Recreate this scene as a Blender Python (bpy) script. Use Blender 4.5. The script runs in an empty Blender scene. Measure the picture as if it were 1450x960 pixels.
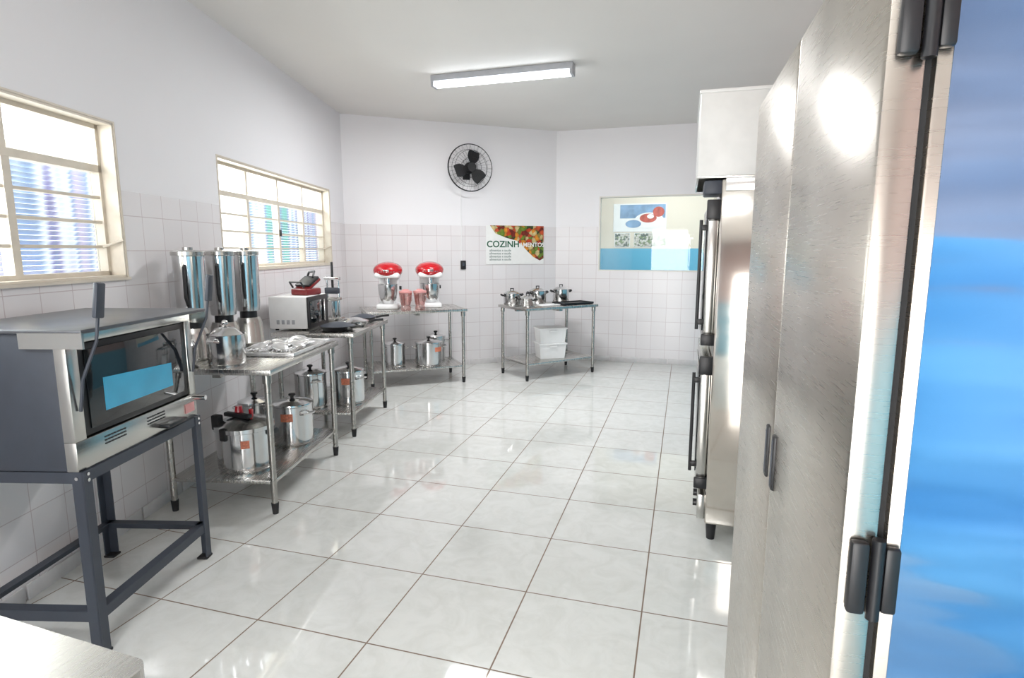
import bpy, bmesh, math, random
from mathutils import Vector, Matrix
random.seed(3)
scene = bpy.context.scene
rad = math.radians

# ---------------------------------------------------------------- helpers
def lin(h):
    h = h.lstrip('#')
    out = []
    for i in (0, 2, 4):
        c = int(h[i:i+2], 16) / 255
        out.append(c/12.92 if c <= .04045 else ((c+.055)/1.055)**2.4)
    return (*out, 1)

def base(name):
    m = bpy.data.materials.new(name); m.use_nodes = True
    nt = m.node_tree
    return m, nt, nt.nodes['Principled BSDF']

def N(nt, t, **k):
    n = nt.nodes.new(t)
    for a, b in k.items(): setattr(n, a, b)
    return n

def plain(name, col, rough=.5, metal=0., var=.06, scale=15, coat=0):
    m, nt, b = base(name)
    c = lin(col)
    tc = N(nt, 'ShaderNodeTexCoord'); no = N(nt, 'ShaderNodeTexNoise')
    no.inputs['Scale'].default_value = scale
    nt.links.new(tc.outputs['Object'], no.inputs['Vector'])
    r = N(nt, 'ShaderNodeValToRGB')
    r.color_ramp.elements[0].position = .3; r.color_ramp.elements[1].position = .7
    r.color_ramp.elements[0].color = (*[x*(1-var) for x in c[:3]], 1)
    r.color_ramp.elements[1].color = (*[min(1, x*(1+var)) for x in c[:3]], 1)
    nt.links.new(no.outputs['Fac'], r.inputs['Fac'])
    nt.links.new(r.outputs['Color'], b.inputs['Base Color'])
    b.inputs['Roughness'].default_value = rough
    b.inputs['Metallic'].default_value = metal
    b.inputs['Coat Weight'].default_value = coat
    return m

def steel(name, col='#c4c4c2', r0=.14, r1=.3, sc=(1.5, 1.5, 90), wavy=0):
    m, nt, b = base(name)
    tc = N(nt, 'ShaderNodeTexCoord'); mp = N(nt, 'ShaderNodeMapping'); no = N(nt, 'ShaderNodeTexNoise')
    mp.inputs['Scale'].default_value = sc
    no.inputs['Scale'].default_value = 3; no.inputs['Detail'].default_value = 3
    nt.links.new(tc.outputs['Object'], mp.inputs['Vector']); nt.links.new(mp.outputs['Vector'], no.inputs['Vector'])
    mr = N(nt, 'ShaderNodeMapRange')
    mr.inputs['To Min'].default_value = r0; mr.inputs['To Max'].default_value = r1
    nt.links.new(no.outputs['Fac'], mr.inputs['Value']); nt.links.new(mr.outputs['Result'], b.inputs['Roughness'])
    if wavy:
        n2 = N(nt, 'ShaderNodeTexNoise'); n2.inputs['Scale'].default_value = 1.0; n2.inputs['Detail'].default_value = 0
        m2 = N(nt, 'ShaderNodeMapping'); m2.inputs['Scale'].default_value = (1.2, 1.2, 4.5)
        nt.links.new(tc.outputs['Object'], m2.inputs['Vector']); nt.links.new(m2.outputs['Vector'], n2.inputs['Vector'])
        bp = N(nt, 'ShaderNodeBump'); bp.inputs['Strength'].default_value = 1; bp.inputs['Distance'].default_value = wavy
        nt.links.new(n2.outputs['Fac'], bp.inputs['Height']); nt.links.new(bp.outputs['Normal'], b.inputs['Normal'])
    b.inputs['Base Color'].default_value = lin(col); b.inputs['Metallic'].default_value = 1
    return m

def emis(name, col, s):
    m, nt, b = base(name)
    b.inputs['Base Color'].default_value = lin(col)
    b.inputs['Emission Color'].default_value = lin(col); b.inputs['Emission Strength'].default_value = s
    return m

def glassy(name, col='#ffffff', gl=.08, rough=.02):
    m, nt, b = base(name)
    nt.nodes.remove(b)
    out = nt.nodes['Material Output']
    t = N(nt, 'ShaderNodeBsdfTransparent'); t.inputs['Color'].default_value = lin(col)
    g = N(nt, 'ShaderNodeBsdfGlossy'); g.inputs['Roughness'].default_value = rough
    x = N(nt, 'ShaderNodeMixShader'); x.inputs[0].default_value = gl
    nt.links.new(t.outputs[0], x.inputs[1]); nt.links.new(g.outputs[0], x.inputs[2])
    nt.links.new(x.outputs[0], out.inputs['Surface'])
    return m

class B:
    def __init__(s, name): s.name = name; s.v = []; s.f = []; s.m = []; s.mats = []
    def mi(s, mat):
        if mat not in s.mats: s.mats.append(mat)
        return s.mats.index(mat)
    def add(s, vs, fs, mat):
        o = len(s.v); k = s.mi(mat)
        s.v += [tuple(v) for v in vs]
        for f in fs: s.f.append(tuple(i+o for i in f)); s.m.append(k)
    def dump(s, bm, mat):
        bm.verts.index_update()
        s.add([v.co[:] for v in bm.verts], [[v.index for v in f.verts] for f in bm.faces], mat); bm.free()
    def box(s, c, d, mat, bev=0, rot=None, seg=2):
        bm = bmesh.new(); bmesh.ops.create_cube(bm, size=1)
        for v in bm.verts: v.co = Vector((v.co.x*d[0], v.co.y*d[1], v.co.z*d[2]))
        if bev: bmesh.ops.bevel(bm, geom=bm.edges[:], offset=bev, segments=seg, profile=.5, affect='EDGES')
        M = Matrix.Translation(Vector(c))
        if rot: M = M @ Matrix.Rotation(rot[2], 4, 'Z') @ Matrix.Rotation(rot[1], 4, 'Y') @ Matrix.Rotation(rot[0], 4, 'X')
        bm.transform(M); s.dump(bm, mat)
    def bb(s, x0, x1, y0, y1, z0, z1, mat, bev=0):
        s.box(((x0+x1)/2, (y0+y1)/2, (z0+z1)/2), (abs(x1-x0), abs(y1-y0), abs(z1-z0)), mat, bev)
    def cyl(s, p0, p1, r0, mat, r1=None, seg=20):
        r1 = r0 if r1 is None else r1
        p0 = Vector(p0); p1 = Vector(p1); d = (p1-p0)
        q = d.to_track_quat('Z', 'Y')
        vs = []
        for p, r in ((p0, r0), (p1, r1)):
            for i in range(seg):
                a = 2*math.pi*i/seg
                vs.append(p+q @ Vector((r*math.cos(a), r*math.sin(a), 0)))
        fs = [(i, (i+1) % seg, seg+(i+1) % seg, seg+i) for i in range(seg)]
        fs += [tuple(range(seg))[::-1], tuple(range(seg, 2*seg))]
        s.add(vs, fs, mat)
    def lathe(s, prof, mat, c=(0, 0, 0), seg=32, M=None):
        vs = []; n = len(prof)
        for r, z in prof:
            for i in range(seg):
                a = 2*math.pi*i/seg
                p = Vector((max(r, .0004)*math.cos(a), max(r, .0004)*math.sin(a), z))
                if M: p = M @ p
                vs.append(p+Vector(c))
        fs = []
        for j in range(n-1):
            for i in range(seg):
                fs.append((j*seg+i, j*seg+(i+1) % seg, (j+1)*seg+(i+1) % seg, (j+1)*seg+i))
        s.add(vs, fs, mat)
    def tube(s, pts, r, mat, seg=8, closed=False):
        pts = [Vector(p) for p in pts]; n = len(pts); vs = []; up = Vector((0, 0, 1)); prev = None
        for i, p in enumerate(pts):
            if closed: t = pts[(i+1) % n]-pts[i-1]
            else: t = pts[min(i+1, n-1)]-pts[max(i-1, 0)]
            t.normalize()
            if prev is None:
                a = t.cross(up if abs(t.z) < .9 else Vector((1, 0, 0))).normalized()
            else:
                a = (prev-t*prev.dot(t)).normalized()
            prev = a; b = t.cross(a)
            for k in range(seg):
                w = 2*math.pi*k/seg
                vs.append(p+a*r*math.cos(w)+b*r*math.sin(w))
        fs = []
        for i in range(n if closed else n-1):
            j = (i+1) % n
            for k in range(seg): fs.append((i*seg+k, i*seg+(k+1) % seg, j*seg+(k+1) % seg, j*seg+k))
        if not closed: fs += [tuple(range(seg))[::-1], tuple(range((n-1)*seg, n*seg))]
        s.add(vs, fs, mat)
    def ring(s, c, R, r, mat, axis='Z', n=48, seg=6):
        pts = []
        for i in range(n):
            a = 2*math.pi*i/n; u, w = R*math.cos(a), R*math.sin(a)
            o = {'Z': (u, w, 0), 'Y': (u, 0, w), 'X': (0, u, w)}[axis]
            pts.append((c[0]+o[0], c[1]+o[1], c[2]+o[2]))
        s.tube(pts, r, mat, seg, True)
    def ball(s, c, d, mat, rot=None):
        bm = bmesh.new(); bmesh.ops.create_uvsphere(bm, u_segments=28, v_segments=16, radius=1)
        M = Matrix.Translation(Vector(c))
        if rot: M = M @ Matrix.Rotation(rot[2], 4, 'Z') @ Matrix.Rotation(rot[1], 4, 'Y') @ Matrix.Rotation(rot[0], 4, 'X')
        M = M @ Matrix.Diagonal((*d, 1))
        bm.transform(M); s.dump(bm, mat)
    def done(s, loc=(0, 0, 0), az=0, ang=35, parent=None):
        me = bpy.data.meshes.new(s.name); me.from_pydata(s.v, [], s.f)
        for m in s.mats: me.materials.append(m)
        me.polygons.foreach_set('material_index', s.m)
        bm = bmesh.new(); bm.from_mesh(me); bmesh.ops.recalc_face_normals(bm, faces=bm.faces[:]); bm.to_mesh(me); bm.free()
        me.polygons.foreach_set('use_smooth', [True]*len(me.polygons))
        me.set_sharp_from_angle(angle=rad(ang))
        me.update()
        o = bpy.data.objects.new(s.name, me); scene.collection.objects.link(o)
        o.location = loc; o.rotation_euler = (0, 0, -rad(az))
        if parent: o.parent = parent
        return o

def fp(az, a, b):
    c, s = math.cos(rad(az)), math.sin(rad(az))
    return (a*c+b*s, -a*s+b*c)

TA = 16.5      # floor-tile / back-wall azimuth
H = 3.28

# ---------------------------------------------------------------- materials
M_steel = steel('steel_brushed', '#bdbcb8')
M_steelv = steel('steel_fridge', '#c4bdb4', .25, .31, (3, 3, 120), .006)
M_steelm = steel('steel_mirror', '#c2bcb4', .07, .13, (2, 2, 8), .004)
M_alu = steel('aluminium_polished', '#d2d2d2', .1, .2, (2, 2, 40))
M_top = steel('steel_table_top', '#c2c0bc', .24, .30, (40, 1, 1))
M_leg = steel('steel_tube', '#a8a5a0', .22, .32, (2, 2, 3))
M_black = plain('black_plastic', '#17171a', .4)
M_rubber = plain('black_rubber', '#202022', .7)
M_char = plain('charcoal_paint', '#383d47', .45, 0, .05)
M_darkglass = plain('dark_oven_glass', '#0c1216', .06, 0, .1, 4, .6)
M_reflect = plain('cyan_painted_reflection', '#1f9fc8', .2, 0, .12, 5, .5)
M_red = plain('red_enamel', '#b8101c', .18, 0, .05, 10, .6)
M_dred = plain('dark_red_enamel', '#7a1a1c', .3, 0, .05, 10, .3)
M_white = plain('white_plastic', '#ececec', .35, 0, .02)
M_whitebox = plain('white_enamel', '#dad9d6', .35, 0, .03)
M_cream = plain('window_frame_paint', '#d4cabb', .5, 0, .05)
M_glass = glassy('window_glass', '#fbffff', .03)
M_pink = glassy('pink_glass', '#f7dcd9', .25, .08)
M_label = plain('orange_label', '#c9785c', .5, 0, .3, 90)
M_tube = emis('fluorescent_tube', '#f2f8ff', 12)
M_lamp = plain('lamp_housing', '#a9abb0', .4)

def wall_mat(name, tiled=1.94, blue=None, paint='#ebe9eb', bcol='#4aa2cc'):
    m, nt, b = base(name); L = nt.links
    tc = N(nt, 'ShaderNodeTexCoord'); sp = N(nt, 'ShaderNodeSeparateXYZ'); cb = N(nt, 'ShaderNodeCombineXYZ')
    L.new(tc.outputs['Object'], sp.inputs[0]); L.new(sp.outputs['X'], cb.inputs['X']); L.new(sp.outputs['Z'], cb.inputs['Y'])
    br = N(nt, 'ShaderNodeTexBrick'); br.offset = 0; br.squash = 1
    for k, v in (('Scale', 1), ('Mortar Size', .0025), ('Mortar Smooth', .3), ('Bias', 0), ('Brick Width', .2), ('Row Height', .2)):
        br.inputs[k].default_value = v
    br.inputs['Color1'].default_value = lin('#e5e1e2'); br.inputs['Color2'].default_value = lin('#e0dcdd')
    br.inputs['Mortar'].default_value = lin('#c6babb')
    L.new(cb.outputs[0], br.inputs['Vector'])
    gt = N(nt, 'ShaderNodeMath', operation='GREATER_THAN'); gt.inputs[1].default_value = tiled if tiled else (blue or 0)
    L.new(sp.outputs['Z'], gt.inputs[0])
    no = N(nt, 'ShaderNodeTexNoise'); no.inputs['Scale'].default_value = 1.3; L.new(tc.outputs['Object'], no.inputs['Vector'])
    r = N(nt, 'ShaderNodeValToRGB'); c = lin(paint)
    r.color_ramp.elements[0].color = (*[x*.96 for x in c[:3]], 1); r.color_ramp.elements[1].color = c
    L.new(no.outputs['Fac'], r.inputs['Fac'])
    mx = N(nt, 'ShaderNodeMix', data_type='RGBA')
    L.new(gt.outputs[0], mx.inputs[0])
    if tiled: L.new(br.outputs['Color'], mx.inputs[6])
    else: mx.inputs[6].default_value = lin(bcol)
    L.new(r.outputs['Color'], mx.inputs[7])
    L.new(mx.outputs[2], b.inputs['Base Color'])
    mr = N(nt, 'ShaderNodeMapRange'); mr.inputs['To Min'].default_value = .22 if tiled else .45; mr.inputs['To Max'].default_value = .7
    L.new(gt.outputs[0], mr.inputs['Value']); L.new(mr.outputs['Result'], b.inputs['Roughness'])
    return m

M_wall = wall_mat('wall_tile_and_paint')
M_wallback = wall_mat('wall_blue_dado', None, 1.6, '#cdb9b6', '#84c0d6')
M_annex = wall_mat('annex_wall_paint', None, 1.64, '#e2d8c8', '#62acca')
M_ceil = plain('ceiling_paint', '#e0ddd9', .8, 0, .02, 1)

def floor_mat():
    m, nt, b = base('floor_tile'); L = nt.links
    tc = N(nt, 'ShaderNodeTexCoord')
    br = N(nt, 'ShaderNodeTexBrick'); br.offset = 0; br.squash = 1
    for k, v in (('Scale', 1), ('Mortar Size', .0034), ('Mortar Smooth', .1), ('Bias', 0), ('Brick Width', .537), ('Row Height', .537)):
        br.inputs[k].default_value = v
    L.new(tc.outputs['Object'], br.inputs['Vector'])
    no = N(nt, 'ShaderNodeTexNoise'); no.inputs['Scale'].default_value = 7; no.inputs['Detail'].default_value = 9; no.inputs['Roughness'].default_value = .65; no.inputs['Distortion'].default_value = 1.2
    L.new(tc.outputs['Object'], no.inputs['Vector'])
    r = N(nt, 'ShaderNodeValToRGB')
    r.color_ramp.elements[0].position = .35; r.color_ramp.elements[0].color = lin('#d3d4d0')
    r.color_ramp.elements[1].position = .6; r.color_ramp.elements[1].color = lin('#dcddda')
    L.new(no.outputs['Fac'], r.inputs['Fac'])
    mx = N(nt, 'ShaderNodeMix', data_type='RGBA')
    L.new(br.outputs['Fac'], mx.inputs[0]); L.new(r.outputs['Color'], mx.inputs[6]); mx.inputs[7].default_value = lin('#75604f')
    L.new(mx.outputs[2], b.inputs['Base Color'])
    mr = N(nt, 'ShaderNodeMapRange'); mr.inputs['To Min'].default_value = .045; mr.inputs['To Max'].default_value = .7
    L.new(br.outputs['Fac'], mr.inputs['Value']); L.new(mr.outputs['Result'], b.inputs['Roughness'])
    b.inputs['IOR'].default_value = 1.75
    bp = N(nt, 'ShaderNodeBump'); bp.invert = True; bp.inputs['Strength'].default_value = .3; bp.inputs['Distance'].default_value = .002
    L.new(br.outputs['Fac'], bp.inputs['Height']); L.new(bp.outputs['Normal'], b.inputs['Normal'])
    return m
M_floor = floor_mat()

# ---------------------------------------------------------------- room shell
xl = lambda y: -2.30+.022*y
P_bl = (xl(-2.05), -2.05)
P_lc = (xl(7.51), 7.51)
P_ab = (.64, 8.59)
P_br = fp(TA, 1.25, 8.42)
P_rr = fp(TA, 1.25, -2.6)

def wall(name, p0, p1, mat, openings=(), t=.16, ext=.12, z1=H):
    d = Vector((p1[0]-p0[0], p1[1]-p0[1])); Lg = d.length
    ang = math.atan2(d.y, d.x)
    b = B(name); x = -ext
    for (a0, a1, o0, o1) in sorted(openings):
        b.bb(x, a0, 0, t, 0, z1, mat)
        if o0 > 0: b.bb(a0, a1, 0, t, 0, o0, mat)
        b.bb(a0, a1, 0, t, o1, z1, mat)
        x = a1
    b.bb(x, Lg+ext, 0, t, 0, z1, mat)
    return b.done((p0[0], p0[1], 0), -math.degrees(ang)), ang, Lg

W1 = (.87+2.05, 3.37+2.05, 1.45, 2.30)
W2 = (4.47+2.05, 6.97+2.05, 1.45, 2.30)
wl, angL, _ = wall('wall_left', P_bl, P_lc, M_wall, [W1, W2])
wall('wall_back_left', P_lc, P_ab, M_wall)
eb = lambda a: a+1.826   # e1 coordinate -> along wall B
WB = (eb(-1.20), eb(.38), 1.31, 2.36)
wbk, angB, LB = wall('wall_back_right', P_ab, P_br, M_wall, [WB])
wall('wall_right', P_br, P_rr, M_wallback)
wall('wall_rear', P_rr, P_bl, M_wallback, [(.9, 2.3, 0, 2.3)])  # opening added to let light in from behind the camera

# floor (in tile frame, origin on a tile joint)
o = (.067, 2.535)
b = B('floor'); b.bb(-4.6, 3.6, -5.6, 9.0, -.1, 0, M_floor); b.done((o[0], o[1], 0), TA)
b = B('ceiling')
poly = [P_bl, P_lc, P_ab, P_br, P_rr]
cx = sum(p[0] for p in poly)/5; cy = sum(p[1] for p in poly)/5
pp = [(cx+(p[0]-cx)*1.06, cy+(p[1]-cy)*1.04) for p in poly]
b.add([(x, y, H) for x, y in pp]+[(x, y, H+.12) for x, y in pp],
      [(0, 1, 2, 3, 4), (9, 8, 7, 6, 5)]+[(i, (i+1) % 5, 5+(i+1) % 5, 5+i) for i in range(5)], M_ceil)
b.done()

# skirting
M_skirt = plain('skirting_tile', '#d4d1d1', .3, 0, .05)
def skirt(name, p0, p1):
    d = Vector((p1[0]-p0[0], p1[1]-p0[1])); Lg = d.length; ang = math.atan2(d.y, d.x)
    b = B(name); x = .01
    while x < Lg-.02:
        w = min(.40, Lg-x-.01); b.bb(x, x+w-.006, -.012, -.0005, .0, .075, M_skirt, .002); x += .41
    b.done((p0[0], p0[1], 0), -math.degrees(ang))
skirt('baseboard_left', P_bl, P_lc); skirt('baseboard_back_left', P_lc, P_ab); skirt('baseboard_back_right', P_ab, P_br)

# annex room seen through the serving window
def awall(name, x0, x1, y0, y1):
    b = B(name); b.bb(x0, x1, y0, y1, 0, H, M_annex)
    return b.done((0, 0, 0), TA)
awall('wall_annex_far', -2.2, 2.4, 10.9, 11.0)
awall('wall_annex_left', -2.3, -2.2, 8.75, 11.0)
awall('wall_annex_right', 2.4, 2.5, 8.6, 11.0)
b = B('ceiling_annex'); b.bb(-2.3, 2.5, 8.58, 11.0, H, H+.1, M_ceil); b.done((0, 0, 0), TA)

# ---------------------------------------------------------------- windows left
def window(name, w):
    x0, x1, z0, z1 = w
    b = B(name); y = .11
    f = .035
    b.bb(x0, x1, y-.03, y+.03, z1-f, z1, M_cream); b.bb(x0, x1, y-.03, y+.03, z0, z0+f, M_cream)
    b.bb(x0, x0+f, y-.03, y+.03, z0, z1, M_cream); b.bb(x1-f, x1, y-.03, y+.03, z0, z1, M_cream)
    zt = 2.05
    b.bb(x0, x1, y-.03, y+.03, zt-.02, zt+.02, M_cream)
    n = 4; dx = (x1-x0)/n
    for i in range(1, n):
        b.bb(x0+i*dx-.016, x0+i*dx+.016, y-.025, y+.025, zt, z1-f, M_cream)
        b.bb(x0+i*dx-.022, x0+i*dx+.022, y-.028, y+.028, z0+f, zt-.02, M_cream)
    for k in range(1, 4):
        z = z0+f+(zt-.02-z0-f)*k/4
        b.bb(x0+f, x1-f, y-.02, y+.015, z-.008, z+.008, M_cream)
    b.bb(x0, x1, 0.0, y, z0+.0005, z0+.012, M_cream)
    b.bb(x1-.012, x1-.0005, .0, y, z0, z1, M_cream); b.bb(x0+.0005, x0+.012, .0, y, z0, z1, M_cream)
    b.bb(x0, x1, 0, y, z1-.012, z1-.0005, M_cream)
    b.bb(x0-.01, x1+.01, -.004, .0, z1, z1+.01, M_cream); b.bb(x0-.015, x1+.015, -.012, .0, z0-.015, z0, M_cream)
    b.bb(x1, x1+.01, -.004, .0, z0, z1, M_cream); b.bb(x0-.01, x0, -.004, .0, z0, z1, M_cream)
    b.box((x0+2*dx+.0, y-.035, (z0+zt)/2+.02), (.02, .02, .06), M_black, .004)
    b.cyl((x1-.06, y-.03, 1.62), (x1-.02, y-.12, 1.66), .008, M_cream)
    b.bb(x0+f, x1-f, y+.018, y+.022, z0+f, z1-f, M_glass)
    return b.done((P_bl[0], P_bl[1], 0), -math.degrees(angL))
window('window_1', W1); window('window_2', W2)

# exterior louvre shutters behind the lower sashes
def louvre_mat():
    m, nt, b = base('louvre_slats'); L = nt.links
    tc = N(nt, 'ShaderNodeTexCoord'); mp = N(nt, 'ShaderNodeMapping'); mp.inputs['Scale'].default_value = (3.2, 1, .15)
    no = N(nt, 'ShaderNodeTexNoise'); no.inputs['Scale'].default_value = 1.6; no.inputs['Detail'].default_value = 1
    L.new(tc.outputs['Object'], mp.inputs[0]); L.new(mp.outputs[0], no.inputs['Vector'])
    r = N(nt, 'ShaderNodeValToRGB'); e = r.color_ramp
    cols = [(.3, '#74a39f'), (.4, '#8985aa'), (.48, '#ced4da'), (.56, '#8b9cb8'), (.66, '#b9b0c2')]
    e.elements[0].position = cols[0][0]; e.elements[0].color = lin(cols[0][1])
    e.elements[1].position = cols[-1][0]; e.elements[1].color = lin(cols[-1][1])
    for p, c in cols[1:-1]:
        q = e.elements.new(p); q.color = lin(c)
    L.new(no.outputs['Fac'], r.inputs['Fac']); L.new(r.outputs[0], b.inputs['Base Color'])
    b.inputs['Roughness'].default_value = .6
    return m
M_louv = louvre_mat()
def louvre(x0, x1):
    b = B('louvre_shutter'); z = 1.42
    while z < 2.12:
        b.box(((x0+x1)/2, .42, z), (x1-x0, .03, .004), M_louv, 0, (rad(-50), 0, 0)); z += .028
    b.bb(x0-.02, x0, .40, .44, 0, 2.14, M_cream); b.bb(x1, x1+.02, .40, .44, 0, 2.14, M_cream)
    b.bb(x0-.02, x1+.02, .40, .44, 2.14, 2.17, M_cream); b.bb(x0-.02, x1+.02, .40, .44, 1.35, 1.38, M_cream)
    b.done((P_bl[0], P_bl[1], 0), -math.degrees(angL))
louvre(W1[1]-.75, W1[1]+.55); louvre(W2[0]+1.2, W2[1]+.7)

# serving window in back-right wall
M_sash = plain('serving_window_frame', '#dcd8d0', .5, 0, .03)
b = B('window_3'); x0, x1, z0, z1 = WB
for a in ((x0, x1, z1-.018, z1), (x0, x1, z0, z0+.018)):
    b.bb(a[0], a[1], .0, .09, a[2], a[3], M_sash)
b.bb(x0, x0+.018, 0, .09, z0, z1, M_sash); b.bb(x1-.018, x1, 0, .09, z0, z1, M_sash)
b.bb(x0+.018, x1-.018, .05, .055, z0+.018, z1-.018, M_glass)
b.done((P_ab[0], P_ab[1], 0), -math.degrees(angB))

# ---------------------------------------------------------------- posters
def collage(name, cols, scale):
    m, nt, b = base(name); L = nt.links
    tc = N(nt, 'ShaderNodeTexCoord'); vo = N(nt, 'ShaderNodeTexVoronoi'); vo.inputs['Scale'].default_value = scale
    L.new(tc.outputs['Object'], vo.inputs['Vector'])
    sp = N(nt, 'ShaderNodeSeparateColor'); L.new(vo.outputs['Color'], sp.inputs[0])
    r = N(nt, 'ShaderNodeValToRGB'); r.color_ramp.interpolation = 'CONSTANT'
    r.color_ramp.elements[0].color = lin(cols[0]); r.color_ramp.elements[1].position = (len(cols)-1)/len(cols); r.color_ramp.elements[1].color = lin(cols[-1])
    for i, c in enumerate(cols[1:-1]):
        e = r.color_ramp.elements.new((i+1)/len(cols)); e.color = lin(c)
    L.new(sp.outputs[0], r.inputs[0])
    mr = N(nt, 'ShaderNodeMapRange'); mr.inputs['From Max'].default_value = .9; mr.inputs['To Min'].default_value = 1.1; mr.inputs['To Max'].default_value = .5
    L.new(vo.outputs['Distance'], mr.inputs['Value'])
    hs = N(nt, 'ShaderNodeHueSaturation'); L.new(r.outputs[0], hs.inputs['Color']); L.new(mr.outputs[0], hs.inputs['Value'])
    L.new(hs.outputs[0], b.inputs['Base Color']); b.inputs['Roughness'].default_value = .4
    return m
M_veg = collage('vegetable_print', ['#c8431e', '#6f8b2e', '#e0912c', '#7a2418', '#d8c48a', '#3c4a22', '#d2572f', '#8f7f3a'], 19)
M_paper = plain('poster_paper', '#ececea', .5, 0, .02)
M_green = plain('green_ink', '#1d5a40', .6)
M_ink = plain('grey_ink', '#8f9a96', .6)
def text(body, size, mat, parent, loc, rot=(rad(90), 0, 0)):
    c = bpy.data.curves.new('lettering', 'FONT'); c.body = body; c.size = size; c.extrude = .0006; c.offset = size*.02
    c.materials.append(mat); o = bpy.data.objects.new('lettering', c); scene.collection.objects.link(o)
    o.parent = parent; o.location = loc; o.rotation_euler = rot
    return o
AAZ = -21.2
ax, ay = math.cos(rad(21.2)), math.sin(rad(21.2))   # along wall A
def on_A(s, off): # s metres from left corner, off into room
    return (P_lc[0]+ax*s+ay*off, P_lc[1]+ay*s-ax*off)
sc = (.045-P_lc[0])/ax
px = on_A(sc, .004)
b = B('kitchen_poster')
b.bb(-.44, .44, -.002, .002, -.29, .25, M_paper)
pts = [(-.38, .25), (.44, .25), (.44, -.21), (.38, -.24), (.28, -.19), (.2, -.12), (.12, -.04), (.02, .04), (-.14, .08), (-.3, .14)]
b.add([(x, -.0028, z) for x, z in pts], [tuple(range(len(pts)))], M_veg)
post = b.done((px[0], px[1], 1.70), AAZ)
text('COZINH', .125, M_green, post, (-.43, -.0035, -.05))
text('AMENTOS', .085, M_paper, post, (.06, -.0036, -.045))
for i in range(4):
    text('alimentos e saude', .045, M_ink, post, (-.39, -.0035, -.11-.042*i))

# annex posters : print with blue field, white plate and a red food shape
M_pblue = plain('print_blue', '#7f9dbb', .5, 0, .25, 6); M_pred = plain('print_red', '#b8584c', .5, 0, .3, 12)
b = B('annex_picture')
b.bb(-.74, .2, -.004, .0, -.02, .48, M_paper)
b.bb(-.62, .18, -.008, -.004, .22, .46, M_pblue)
for (cx_, cz_, rx, rz, mm, yy) in ((-.1, .18, .26, .14, M_paper, -.0095), (-.12, .22, .15, .08, M_pred, -.0105), (.06, .33, .1, .09, M_pred, -.0100), (-.38, .12, .14, .07, M_pblue, -.0098), (-.08, .25, .06, .04, M_paper, -.0112)):
    pts = [(cx_+rx*math.cos(a*math.pi/12), yy, cz_+rz*math.sin(a*math.pi/12)) for a in range(24)]
    b.add(pts, [tuple(range(24))], mm)
b.done((*fp(TA, -.55, 10.895), 1.96), TA)
M_print = collage('text_print', ['#6b7a72', '#d8d6cd', '#d8d6cd', '#8b9f7a', '#d8d6cd'], 30)
for xx, w in ((-1.12, .13), (-.62, .28)):
    b = B('notice_sheet'); b.bb(-w, w, -.006, 0, -.12, .12, M_print); b.bb(-w-.01, w+.01, -.003, 0, -.13, .13, M_paper)
    b.done((*fp(TA, xx, 10.895), 1.79), TA)

# ---------------------------------------------------------------- wall fan
fs = (-.575-P_lc[0])/ax
fx, fy = on_A(fs-.05, .20)
b = B('wall_fan')
for r, y in ((.30, 0), (.305, .012), (.22, -.045), (.13, -.065), (.06, -.07), (.24, .05), (.12, .06)):
    b.ring((0, y, 0), r, .0024 if r < .29 else .005, M_black, 'Y', 56, 6)
for i in range(32):
    a = 2*math.pi*i/32; c, s_ = math.cos(a), math.sin(a)
    b.tube([(c*.05, -.07, s_*.05), (c*.14, -.065, s_*.14), (c*.23, -.042, s_*.23), (c*.3, 0, s_*.3)], .0011, M_black, 4)
    if i % 2 == 0: b.tube([(c*.06, .065, s_*.06), (c*.24, .05, s_*.24), (c*.3, .01, s_*.3)], .0011, M_black, 4)
b.cyl((0, -.075, 0), (0, -.06, 0), .055, M_black, seg=28)
b.cyl((0, .03, 0), (0, .14, 0), .075, M_black, .06, 28)
b.cyl((0, -.04, 0), (0, .03, 0), .04, M_black)
for k in range(3):
    a0 = rad(75+120*k); vs = []; nseg = 6
    for i in range(nseg+1):
        r = .03+.2*i/nseg; w = .35+.28*math.sin(math.pi*min(1, i/nseg*.9+.1))
        for sg in (-1, 1):
            a = a0+sg*w*.95; vs.append((r*math.cos(a), -.01-sg*.022, r*math.sin(a)))
    fsx = [(2*i, 2*i+1, 2*i+3, 2*i+2) for i in range(nseg)]
    b.add(vs, fsx, M_black)
b.tube([(0, .13, 0), (0, .165, -.02), (0, .19, -.06)], .018, M_black, 10)
b.box((0, .19, -.06), (.1, .02, .15), M_black, .006)
b.cyl((-.08, .193, -.12), (-.08, .193, -1.25), .0045, M_white, seg=6)
b.done((fx, fy, 2.685), AAZ)
sx, sy = on_A(fs-.11, .011)
b = B('light_switch'); b.box((0, 0, 0), (.075, .022, .12), M_black, .004); b.box((0, -.013, .01), (.03, .008, .05), M_char, .002)
b.done((sx, sy, 1.405), AAZ)

# ---------------------------------------------------------------- lamps
def lamp(loc, az, power, Lh=.70):
    b = B('fluorescent_lamp')
    b.box((0, 0, -.03), (2*Lh, .13, .06), M_lamp, .008)
    b.box((-Lh+.015, 0, -.075), (.03, .12, .06), M_lamp, .005); b.box((Lh-.015, 0, -.075), (.03, .12, .06), M_lamp, .005)
    for y in (-.035, .035): b.cyl((-Lh+.03, y, -.085), (Lh-.03, y, -.085), .016, M_tube)
    o = b.done((loc[0], loc[1], H), az)
    l = bpy.data.lights.new('tube_light', 'AREA'); l.shape = 'RECTANGLE'; l.size = 1.25; l.size_y = .1; l.energy = power; l.color = (.97, .985, 1)
    lo = bpy.data.objects.new('tube_light', l); scene.collection.objects.link(lo); lo.parent = o; lo.location = (0, 0, -.115)
lamp((-.105, 5.77), 17.5, 70)
lamp((-.9, .2), TA, 36)  # unseen second fixture, added to brighten the near half of the room
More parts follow.
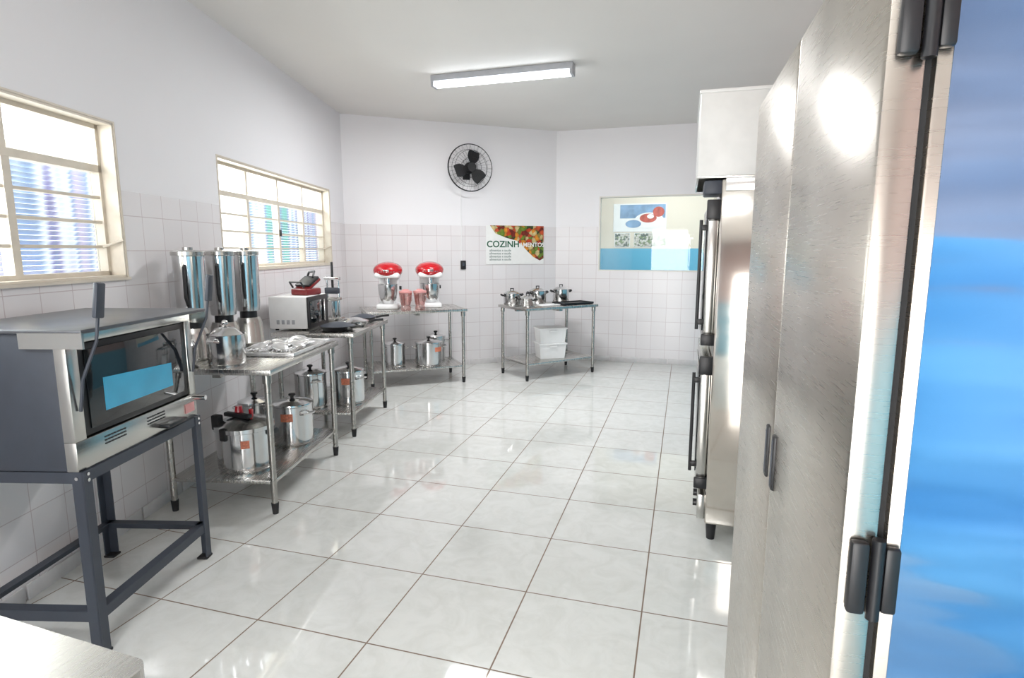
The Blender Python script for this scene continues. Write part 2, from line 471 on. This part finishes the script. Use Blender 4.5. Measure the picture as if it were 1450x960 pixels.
lamp(fp(TA, -.3, 9.7), TA, 34)  # unseen fixture added to light the annex
b = B('ceiling_hook'); b.cyl((0, 0, 0), (0, 0, -.02), .045, M_white); b.ring((0, 0, -.035), .018, .005, M_char, 'X', 20); b.done((-.35, 4.08, H), 0)

# ---------------------------------------------------------------- tables
def table(loc, az, Lx, Ly, h=.91, sh=.215, name='steel_worktable', bev=.006):
    b = B(name)
    if bev > .02:
        pts = []
        for cx_, cy_, a0 in ((1, 1, 0), (-1, 1, 90), (-1, -1, 180), (1, -1, 270)):
            for k in range(7):
                a = rad(a0+15*k); pts.append((cx_*(Lx/2-bev)+bev*math.cos(a), cy_*(Ly/2-bev)+bev*math.sin(a)))
        n = len(pts)
        b.add([(x, y, h) for x, y in pts]+[(x, y, h-.036) for x, y in pts], [tuple(range(n)), tuple(range(n, 2*n))[::-1]]+[(i, (i+1) % n, n+(i+1) % n, n+i) for i in range(n)], M_top)
    else: b.box((0, 0, h-.018), (Lx, Ly, .036), M_top, bev)
    ix, iy = Lx/2-.045, Ly/2-.045
    for sx_ in (-1, 1):
        for sy_ in (-1, 1):
            b.cyl((sx_*ix, sy_*iy, .06), (sx_*ix, sy_*iy, h-.03), .019, M_leg)
            b.cyl((sx_*ix, sy_*iy, .0), (sx_*ix, sy_*iy, .07), .017, M_rubber, .023)
            b.cyl((sx_*ix, sy_*iy, h-.09), (sx_*ix, sy_*iy, h-.034), .027, M_leg)
    b.box((0, 0, sh-.012), (Lx-.07, Ly-.07, .024), M_top, .004)
    b.box((0, 0, h-.05), (Lx-.12, .05, .03), M_leg); b.box((0, 0, h-.05), (.05, Ly-.12, .03), M_leg)
    return b.done((*loc, 0), az)
T1 = (-1.744, 3.90); T2 = (-1.655, 5.35); T3 = (-1.217, 7.06); T4 = (.475, 7.54)
table(T1, 3.5, .73, 1.12)
table(T2, 4, .72, 1.03)
table(T3, -21.2, 1.19, .71)
table(T4, -32, 1.13, .67)
table((-1.292, .753), 19, 1.2, .7, bev=.03)   # near-left corner
ZT = .9105; ZS = .2155

# ---------------------------------------------------------------- cookware
def label(b, r, z0, z1, a0, a1):
    vs = []; n = 6
    for i in range(n+1):
        a = rad(a0+(a1-a0)*i/n)
        for zq in (z0, z1): vs.append((math.cos(a)*(r+.0015), math.sin(a)*(r+.0015), zq))
    b.add(vs, [(2*i, 2*i+2, 2*i+3, 2*i+1) for i in range(n)], M_label)
def pot(loc, r, h, z, lid=True, az=0, name='cooking_pot', lab=False):
    b = B(name)
    b.lathe([(0, 0), (r*.93, 0), (r*.99, .012), (r, .03), (r, h), (r*1.03, h+.004), (r*1.03, h+.01), (r*.97, h+.01), (r*.96, h-.005), (r*.95, .02), (0, .015)], M_alu, seg=40)
    if lid:
        b.lathe([(r*1.03, h+.008), (r*1.02, h+.018), (r*.9, h+.022), (r*.6, h+.035), (r*.2, h+.045), (0, h+.046)], M_alu, seg=40)
        b.cyl((0, 0, h+.044), (0, 0, h+.06), .012, M_black); b.lathe([(0, h+.085), (.022, h+.08), (.026, h+.07), (.014, h+.058), (0, h+.058)], M_black)
    for sg in (-1, 1):
        zz = h*.82
        b.tube([(sg*r*.98, -.045, zz), (sg*(r+.035), -.045, zz+.008), (sg*(r+.045), -.03, zz+.01), (sg*(r+.045), .03, zz+.01), (sg*(r+.035), .045, zz+.008), (sg*r*.98, .045, zz)], .007, M_alu, 8)
    if lab: label(b, r, h*.66, h*.86, -75, -40)
    return b.done((*loc, z), az)

b = B('pressure_cooker'); r = .17; h = .26
b.lathe([(0, 0), (r*.9, 0), (r*.99, .02), (r, .05), (r, h), (r*1.05, h+.005), (r*1.05, h+.03), (r*.98, h+.035), (r*.8, h+.055), (r*.3, h+.075), (0, h+.078)], M_alu, seg=44)
b.box((-.0, -.16, h+.0), (.05, .05, .08), M_black, .01)
b.box((.17, .05, h-.02), (.06, .07, .035), M_black, .01); b.box((-.2, 0, h-.03), (.06, .08, .035), M_black, .01)
b.box((-.02, -.03, h+.088), (.2, .04, .028), M_black, .008); b.box((-.12, -.1, h+.05), (.06, .05, .1), M_black, .012)
b.cyl((.03, .03, h+.07), (.03, .03, h+.12), .014, M_red); b.cyl((-.04, .0, h+.09), (-.04, 0, h+.14), .028, M_red, .02)
label(b, r, .17, .22, -55, -38)
b.done((-1.72, 3.60, ZS), 20)
pot((-1.60, 4.10), .14, .28, ZS, True, 30, lab=True)
pot((-1.93, 4.22), .115, .26, ZS, True, 10)
pot((-1.80, 5.06), .135, .30, ZS, True, 50)
pot((-1.50, 5.22), .135, .29, ZS, True, 30, lab=True)
pot((-1.62, 5.62), .12, .22, ZS, True, 0)
pot((-1.42, 6.93), .12, .26, ZS, True, -20)
pot((-1.02, 7.00), .165, .27, ZS, True, -20, lab=True)
pot((-.98, 7.35), .12, .29, ZS, True, -20)

def casserole(loc, r, h, z, az=0):
    b = B('casserole_pot')
    b.lathe([(0, 0), (r*.93, 0), (r, .012), (r, h), (r*1.04, h+.006), (r*.9, h+.012), (r*.5, h+.035), (0, h+.04)], M_alu, seg=36)
    b.tube([(-.02, 0, h+.04), (-.022, 0, h+.065), (.022, 0, h+.065), (.02, 0, h+.04)], .007, M_black, 8)
    for sg in (-1, 1):
        b.tube([(sg*r, -.035, h*.8), (sg*(r+.03), -.035, h*.9), (sg*(r+.04), 0, h*.95), (sg*(r+.03), .035, h*.9), (sg*r, .035, h*.8)], .010, M_black, 8)
    b.done((*loc, z), az)
casserole((.00, 7.51), .11, .14, ZT, -20); casserole((.34, 7.71), .115, .16, ZT, -30); casserole((.665, 7.88), .11, .17, ZT, -20)
casserole((.20, 7.33), .09, .09, ZT, 30)
b = B('baking_tray'); b.box((0, 0, .008), (.46, .26, .012), M_black, .004)
for s_ in (-1, 1):
    b.box((s_*.235, 0, .016), (.012, .27, .026), M_black, .004); b.box((0, s_*.132, .016), (.47, .012, .026), M_black, .004)
b.done((.80, 7.58, ZT), -32)
b = B('cutting_board'); b.box((0, 0, .008), (.28, .16, .014), M_white, .005); b.cyl((.11, 0, .0155), (.11, 0, .0165), .012, M_char); b.done((.46, 7.37, ZT), -32)

for k in range(2):
    b = B('plastic_bin'); w, d, h = .36, .27, .19
    b.bb(-w/2+.02, w/2-.02, -d/2+.02, d/2-.02, .0, .01, M_white)
    vs = []
    for (z, q) in ((0, .018), (h, 0)):
        for (x, y) in ((-1, -1), (1, -1), (1, 1), (-1, 1)): vs.append((x*(w/2-q), y*(d/2-q), z))
    b.add(vs, [(0, 1, 5, 4), (1, 2, 6, 5), (2, 3, 7, 6), (3, 0, 4, 7), (0, 1, 2, 3)], M_white)
    b.box((0, 0, h), (w+.03, d+.03, .018), M_white, .006)
    b.box((0, -d/2-.012, h-.03), (.1, .02, .02), M_white, .005)
    b.done((.50, 7.52, ZS+k*.2), -14)

# ---------------------------------------------------------------- stand mixers
def mixer(loc, az):
    b = B('stand_mixer')
    b.box((0, .0, .03), (.26, .34, .06), M_white, .02, seg=3)
    b.box((0, .1, .22), (.24, .12, .36), M_white, .04, seg=3)
    b.ball((0, -.0, .455), (.175, .2, .105), M_red)
    b.box((0, 0, .40), (.29, .33, .07), M_white, .03, seg=3)
    b.lathe([(.165, 0), (.172, .01), (.172, .022), (.165, .03)], M_alu, (0, 0, .432), 36, Matrix.Diagonal((1, 1.15, 1, 1)))
    b.cyl((0, -.06, .28), (0, -.06, .4), .03, M_alu)
    b.lathe([(0, .06), (.06, .06), (.07, .07), (.1, .13), (.115, .22), (.117, .29), (.122, .295), (.112, .29), (.107, .22), (0, .08)], M_alu, (0, -.055, 0), 36)
    b.box((0, -.196, .46), (.07, .012, .02), M_alu, .004)
    b.cyl((.12, .1, .24), (.145, .1, .24), .022, M_black)
    b.done((*loc, ZT), az)
mixer((-1.49, 7.00), -5); mixer((-1.02, 7.20), -12)
M_plid = plain('pink_lid', '#cf8f8c', .3)
def jar(loc):
    b = B('blender_jar')
    b.lathe([(0, .005), (.055, .0), (.06, .03), (.05, .05), (.062, .09), (.075, .2), (.078, .205), (.074, .2), (.055, .06), (0, .055)], M_pink, seg=28)
    b.lathe([(.078, .202), (.078, .222), (.05, .228), (.03, .245), (0, .245)], M_plid, seg=28)
    b.tube([(.07, 0, .18), (.10, 0, .17), (.105, 0, .12), (.065, 0, .09)], .008, M_pink, 8)
    b.done((*loc, ZT), 40)
jar((-1.25, 6.80)); jar((-1.09, 6.85))

# ---------------------------------------------------------------- industrial blenders
def blender_(loc, az):
    b = B('industrial_blender')
    b.lathe([(0, 0), (.10, 0), (.105, .012), (.10, .02), (.09, .16), (.075, .2), (0, .205)], M_steel, seg=32)
    b.cyl((0, 0, .2), (0, 0, .245), .06, M_black)
    b.lathe([(.055, .24), (.08, .25), (.086, .3), (.092, .655), (.097, .66), (.094, .665)], M_alu, seg=36)
    b.lathe([(.098, .66), (.098, .683), (.084, .69), (.03, .695), (.03, .71), (0, .712)], M_steel, seg=32)
    b.tube([(.083, 0, .6), (.12, 0, .59), (.125, 0, .4), (.075, 0, .34)], .010, M_black, 8)
    b.box((0, -.095, .09), (.05, .012, .04), M_black, .004)
    b.done((*loc, ZT), az)
blender_((-2.05, 3.70), 75); blender_((-2.01, 4.02), 75); blender_((-1.97, 4.31), 75)

b = B('ladle_pot'); r, h = .11, .18
b.lathe([(0, 0), (r*.95, 0), (r, .012), (r, h), (r*1.04, h+.004), (r*.97, h+.002), (r*.95, .02), (0, .015)], M_alu, seg=36)
b.lathe([(r*.9, h), (r*.5, h+.04), (0, h+.05)], M_alu, seg=30); b.ball((0, 0, h+.07), (.02, .02, .02), M_alu)
for sg in (-1, 1): b.tube([(0+.03, sg*r, h*.8), (.02, sg*(r+.03), h*.85), (-.02, sg*(r+.03), h*.85), (-.03, sg*r, h*.8)], .007, M_alu, 8)
b.done((-1.77, 3.54, ZT), 10)
b = B('lidded_pan')
b.lathe([(0, 0), (.08, 0), (.09, .02), (.09, .11), (.095, .115), (.07, .15), (0, .165)], M_alu, seg=36); b.ball((0, 0, .18), (.018, .018, .018), M_black)
b.done((-2.01, 3.46, ZT), 0)

M_foil = plain('bright_foil', '#e6e6e6', .25, .7, .12, 30)
b = B('utensil_tray'); b.box((0, 0, .006), (.42, .64, .008), M_foil, .003)
for s_ in (-1, 1): b.box((s_*.21, 0, .014), (.012, .64, .024), M_foil, .004); b.box((0, s_*.32, .014), (.43, .012, .024), M_foil, .004)
for i in range(13):
    x = -.17+.028*i; y0 = -.24+random.uniform(-.03, .03); tt = random.uniform(-.03, .03)
    b.tube([(x, y0, .024), (x+tt, y0+.3, .03)], .007, M_foil if i % 3 else M_steel, 6)
    b.ball((x+tt*1.2, y0+.35, .032), (.026, .05, .012), M_foil)
for i in range(8):
    b.ball((random.uniform(-.15, .15), random.uniform(-.24, .2), .04), (.06, .05, .018), M_foil, (random.uniform(-.4, .4), random.uniform(-.4, .4), 0))
b.done((-1.62, 4.07, ZT), 4)

# ---------------------------------------------------------------- microwave and small appliances
b = B('microwave_oven')
b.box((-.02, 0, .155), (.34, .46, .28), M_white, .012)
b.box((.157, 0, .155), (.02, .455, .275), M_black, .006); b.box((.169, -.06, .155), (.006, .28, .2), M_darkglass, .002)
b.box((.178, .1, .155), (.014, .015, .2), M_alu, .004)
for i in range(4): b.box((-.11+.045*i, -.2305, .075), (.026, .004, .038), M_lamp, .001)
for i in (-1, 1):
    for j in (-1, 1): b.cyl((i*.12-.02, j*.19, 0), (i*.12-.02, j*.19, .02), .015, M_black)
mw = b.done((-1.91, 5.22, ZT), 3)
b = B('sandwich_maker'); b.box((0, 0, .03), (.18, .2, .06), M_dred, .015, seg=3); b.box((0, .03, .1), (.17, .17, .03), M_dred, .014, (rad(28), 0, 0))
b.box((0, .02, .12), (.16, .16, .025), M_black, .01, (rad(28), 0, 0))
b.tube([(-.06, -.1, .07), (-.06, -.14, .12), (.06, -.14, .12), (.06, -.1, .07)], .009, M_black); b.tube([(-.06, .1, .16), (-.04, .1, .2), (.05, .06, .21), (.08, 0, .16)], .010, M_black)
b.done((-1.86, 5.24, ZT+.2955), 20)
b = B('vegetable_cutter'); b.box((0, 0, .02), (.18, .22, .04), M_steel, .01)
for s_ in (-1, 1): b.cyl((s_*.06, .05, .03), (s_*.06, .05, .4), .010, M_alu)
b.box((0, .03, .22), (.16, .1, .03), M_steel, .006); b.box((0, .04, .3), (.14, .06, .06), M_char, .01); b.cyl((0, .05, .3), (0, .05, .58), .012, M_black)
b.box((0, .05, .42), (.16, .04, .03), M_alu, .006); b.cyl((0, .03, .04), (0, .03, .2), .055, M_alu, .06)
b.done((-1.78, 5.68, ZT), 10)
def pan(loc, r, az, mat=M_black):
    b = B('frying_pan')
    b.lathe([(0, 0), (r*.8, 0), (r, .04), (r*1.03, .042), (r*.97, .038), (r*.78, .008), (0, .006)], mat, seg=36)
    b.lathe([(r*.99, .042), (r*.9, .048), (r*.4, .07), (0, .075)], M_char if mat is M_black else mat, seg=36)
    b.tube([(r, 0, .035), (r+.06, 0, .045), (r+.13, 0, .05)], .011, M_black, 8)
    b.done((*loc, ZT), az)
pan((-1.53, 5.04), .15, 25); pan((-1.48, 5.38), .14, -10, M_alu); pan((-1.47, 5.70), .12, -20)

# ---------------------------------------------------------------- deck oven on stand (left)
b = B('deck_oven')
zb, zt = .77, 1.30
b.bb(-.265, .215, -.39, .39, zb, zt, M_char, .006)
b.bb(.215, .262, -.392, .392, zb, .885, M_steel, .003)
b.bb(.215, .262, -.392, -.335, .885, 1.26, M_steel, .003); b.bb(.215, .262, .345, .392, .885, 1.26, M_steel, .003)
b.bb(.215, .262, -.392, .392, 1.255, 1.302, M_steel, .003)
b.bb(.225, .252, -.335, .345, .89, 1.25, M_black, .003)
b.bb(.252, .259, -.30, .31, .915, 1.225, M_darkglass, .002)
# cyan reflection in the lower glass, painted as a flat coloured sheet
b.add([(.2598, -.22, .965), (.2598, .22, .965), (.2598, .22, 1.075), (.2598, -.22, 1.10)], [(0, 1, 2, 3)], M_reflect)
b.bb(-.275, .34, -.405, .405, 1.300, 1.316, plain('oven_lid', '#6c6e72', .35, .85), .004)
b.bb(.10, .34, -.405, -.395, 1.245, 1.306, M_steel); b.bb(.262, .34, .395, .405, 1.245, 1.306, M_steel)
for y in (-.36, .37):
    b.tube([(.27, y, 1.0), (.29, y, 1.12), (.36, y, 1.27), (.375, y, 1.36)], .006, M_char, 8)
    b.box((.385, y, 1.42), (.018, .045, .13), M_char, .006, (rad(-6), rad(4), 0))
for k, y0 in enumerate((-.24, .02)):
    for i in range(7):
        for j in range(3): b.box((.263, y0+i*.018, .835+j*.014), (.003, .012, .006), M_black)
b.box((.285, .16, .80), (.05, .14, .02), M_black, .006); b.box((.264, .33, .825), (.003, .07, .045), plain('sticker', '#d99a98', .5)); b.cyl((.262, .36, .87), (.33, .36, .87), .012, M_alu)
M_st = M_char
for x in (-.25, .25):
    for y in (-.37, .37):
        q = -.018 if y < 0 else .018
        b.bb(x-.022, x+.022, y-.003+q, y+.003+q, .01, zb, M_st)
        sx_ = 1 if x > 0 else -1
        b.bb(x+sx_*.019, x+sx_*.025, y-.021, y+.021, .01, zb, M_st)
        b.box((x, y, .006), (.055, .055, .012), M_rubber, .003)
for zc in (.745, .17):
    for y in (-.385, .385):
        b.bb(-.25, .25, y-.003, y+.003, zc-.022, zc+.022, M_st); b.bb(-.25, .25, y-(.04 if y > 0 else 0), y+(.04 if y < 0 else 0), zc+.018, zc+.023, M_st)
    for x in (-.268, .268):
        b.bb(x-.003, x+.003, -.385, .385, zc-.022, zc+.022, M_st); b.bb(x-(.04 if x > 0 else 0), x+(.04 if x < 0 else 0), -.385, .385, zc+.018, zc+.023, M_st)
for y in (-.37, .37):
    for dz in (-.012, .012): b.cyl((.27, y, .745+dz), (.28, y, .745+dz), .007, M_alu, seg=8)
for x in (-.25, .25): b.cyl((x, -.388, .745), (x, -.396, .745), .007, M_alu, seg=8)
b.done((-1.885, 2.49, 0), 2)

# ---------------------------------------------------------------- refrigerator (right foreground)
FA = 15.3
def film_mat():
    m, nt, b = base('blue_film_on_steel'); L = nt.links
    tc = N(nt, 'ShaderNodeTexCoord'); mp = N(nt, 'ShaderNodeMapping'); mp.inputs['Scale'].default_value = (1.4, 1.4, 7)
    no = N(nt, 'ShaderNodeTexNoise'); no.inputs['Scale'].default_value = 1.5; no.inputs['Detail'].default_value = 2
    L.new(tc.outputs['Object'], mp.inputs[0]); L.new(mp.outputs[0], no.inputs['Vector'])
    r = N(nt, 'ShaderNodeValToRGB'); r.color_ramp.elements[0].position = .3; r.color_ramp.elements[1].position = .75
    r.color_ramp.elements[0].color = lin('#6f97c6'); r.color_ramp.elements[1].color = lin('#98b8dc')
    L.new(no.outputs['Fac'], r.inputs[0]); L.new(r.outputs[0], b.inputs['Base Color'])
    bp = N(nt, 'ShaderNodeBump'); bp.inputs['Strength'].default_value = 1; bp.inputs['Distance'].default_value = .007
    L.new(no.outputs['Fac'], bp.inputs['Height']); L.new(bp.outputs['Normal'], b.inputs['Normal'])
    b.inputs['Metallic'].default_value = 1; b.inputs['Roughness'].default_value = .12
    return m
M_film = film_mat()
b = B('upright_refrigerator')
y0, y1 = -.555, .555; D = .80
b.bb(.052, D, y0, y1, .12, 2.02, M_steelv, .004)
b.bb(.068, D-.01, y0-.002, y0, .14, 2.0, M_film)
b.bb(.0, .044, y0, -.026-.0, .14, 2.02, M_steelv, .008)
b.bb(.0, .044, -.020, y1, .14, 2.02, M_steelv, .008)
b.bb(.044, .052, y0+.012, y1-.01, .15, 2.01, M_rubber)
for z in (1.18, 1.87, .3):
    b.box((.020, y0-.008, z), (.022, .016, .10), M_black, .005); b.cyl((.041, y0-.010, z-.055), (.041, y0-.010, z+.055), .008, M_black); b.box((.058, y0-.007, z), (.018, .014, .09), M_black, .004)
for y in (-.06, .02):
    b.box((-.001, y, 1.15), (.010, .026, .12), M_black, .004); b.box((-.005, y, 1.15), (.004, .012, .10), M_char, .001)
for x in (.1, D-.08):
    for y in (y0+.08, y1-.08): b.cyl((x, y, 0), (x, y, .13), .022, M_black, .028)
b.done((*fp(FA, .229, (.802+1.911)/2), 0), FA)

# ---------------------------------------------------------------- tall convection oven with white hood box
b = B('convection_oven')
y0, y1 = -.45, .45
b.bb(.0, .85, y0, y1, .10, 1.96, M_steelm, .012)
b.bb(.02, .86, y0-.006, y0, 1.90, 1.965, M_steel, .002)
for (za, zc) in ((.30, 1.02), (1.10, 1.84)):
    b.bb(-.055, -.002, y0+.03, y1-.03, za, zc, M_steel, .008)
    b.bb(-.062, -.056, y0+.09, y1-.09, za+.07, zc-.07, M_darkglass, .003)
    b.cyl((-.088, y0+.07, za+.08), (-.088, y0+.07, zc-.08), .009, M_black)
    for z in (za+.12, zc-.12): b.box((-.072, y0+.07, z), (.035, .025, .03), M_black, .005)
    b.box((-.03, y0+.02, zc-.03), (.07, .03, .10), M_black, .006); b.box((-.03, y0+.02, za+.03), (.07, .03, .06), M_black, .006)
b.bb(-.04, 0, y0+.02, y1-.02, .12, .26, M_steel, .004)
for z in (.16, .22): b.cyl((-.06, y0+.15, z), (-.04, y0+.15, z), .02, M_black)
b.box((-.04, y0+.1, 1.92), (.09, .2, .07), M_char, .01)
for x in (.04, .78):
    for y in (y0+.05, y1-.05): b.cyl((x, y, 0), (x, y, .1), .022, M_black, .03)
b.done((*fp(TA, .162, 3.65), 0), TA)
b = B('hood_box')
b.bb(-.12, .7, -.44, .3, .0, .42, M_whitebox, .008)
b.bb(-.126, .706, -.446, .306, .415, .432, M_whitebox, .004)
b.bb(-.122, .702, -.442, .302, .0, .012, M_steel, .002)
b.done((*fp(TA, .162, 3.65), 1.966), TA)

# ---------------------------------------------------------------- light from outside
w = bpy.data.worlds.new('World'); scene.world = w; w.use_nodes = True
bg = w.node_tree.nodes['Background']; bg.inputs[0].default_value = (1, .99, .985, 1); bg.inputs[1].default_value = 3.3

def area(name, loc, direction, sx_, sy_, e, col=(1, 1, 1)):
    l = bpy.data.lights.new(name, 'AREA'); l.shape = 'RECTANGLE'; l.size = sx_; l.size_y = sy_; l.energy = e; l.color = col
    o = bpy.data.objects.new(name, l); scene.collection.objects.link(o); o.location = loc
    o.rotation_euler = Vector(direction).to_track_quat('-Z', 'Y').to_euler()
    return o
dd = (Vector(P_bl)-Vector(P_rr)).normalized()
dc = Vector(P_rr)+dd*1.6
nrm = Vector(fp(TA, 0, 1))
area('rear_fill_light', (dc.x-nrm.x*.2, dc.y-nrm.y*.2, 1.15), (nrm.x, nrm.y, 0), 1.4, 2.2, 100, (1, .97, .94))  # added fill light behind the camera, set in the added rear opening
area('window_daylight', (xl(2.1)-.7, 2.1, 2.0), (1, 0, -.15), 2.4, 1.2, 95, (1, .985, .97))
area('window_daylight', (xl(5.7)-.7, 5.7, 2.0), (1, 0, -.15), 2.4, 1.2, 105, (1, .985, .97))

# ---------------------------------------------------------------- camera
cam = bpy.data.cameras.new('Camera'); co = bpy.data.objects.new('Camera', cam); scene.collection.objects.link(co)
cam.sensor_width = 36; cam.lens = 820/1450*36; cam.clip_start = .02
co.location = (0, 0, 1.6); co.rotation_euler = (rad(90-8.67), 0, 0)
scene.camera = co
scene.view_settings.view_transform = 'Standard'
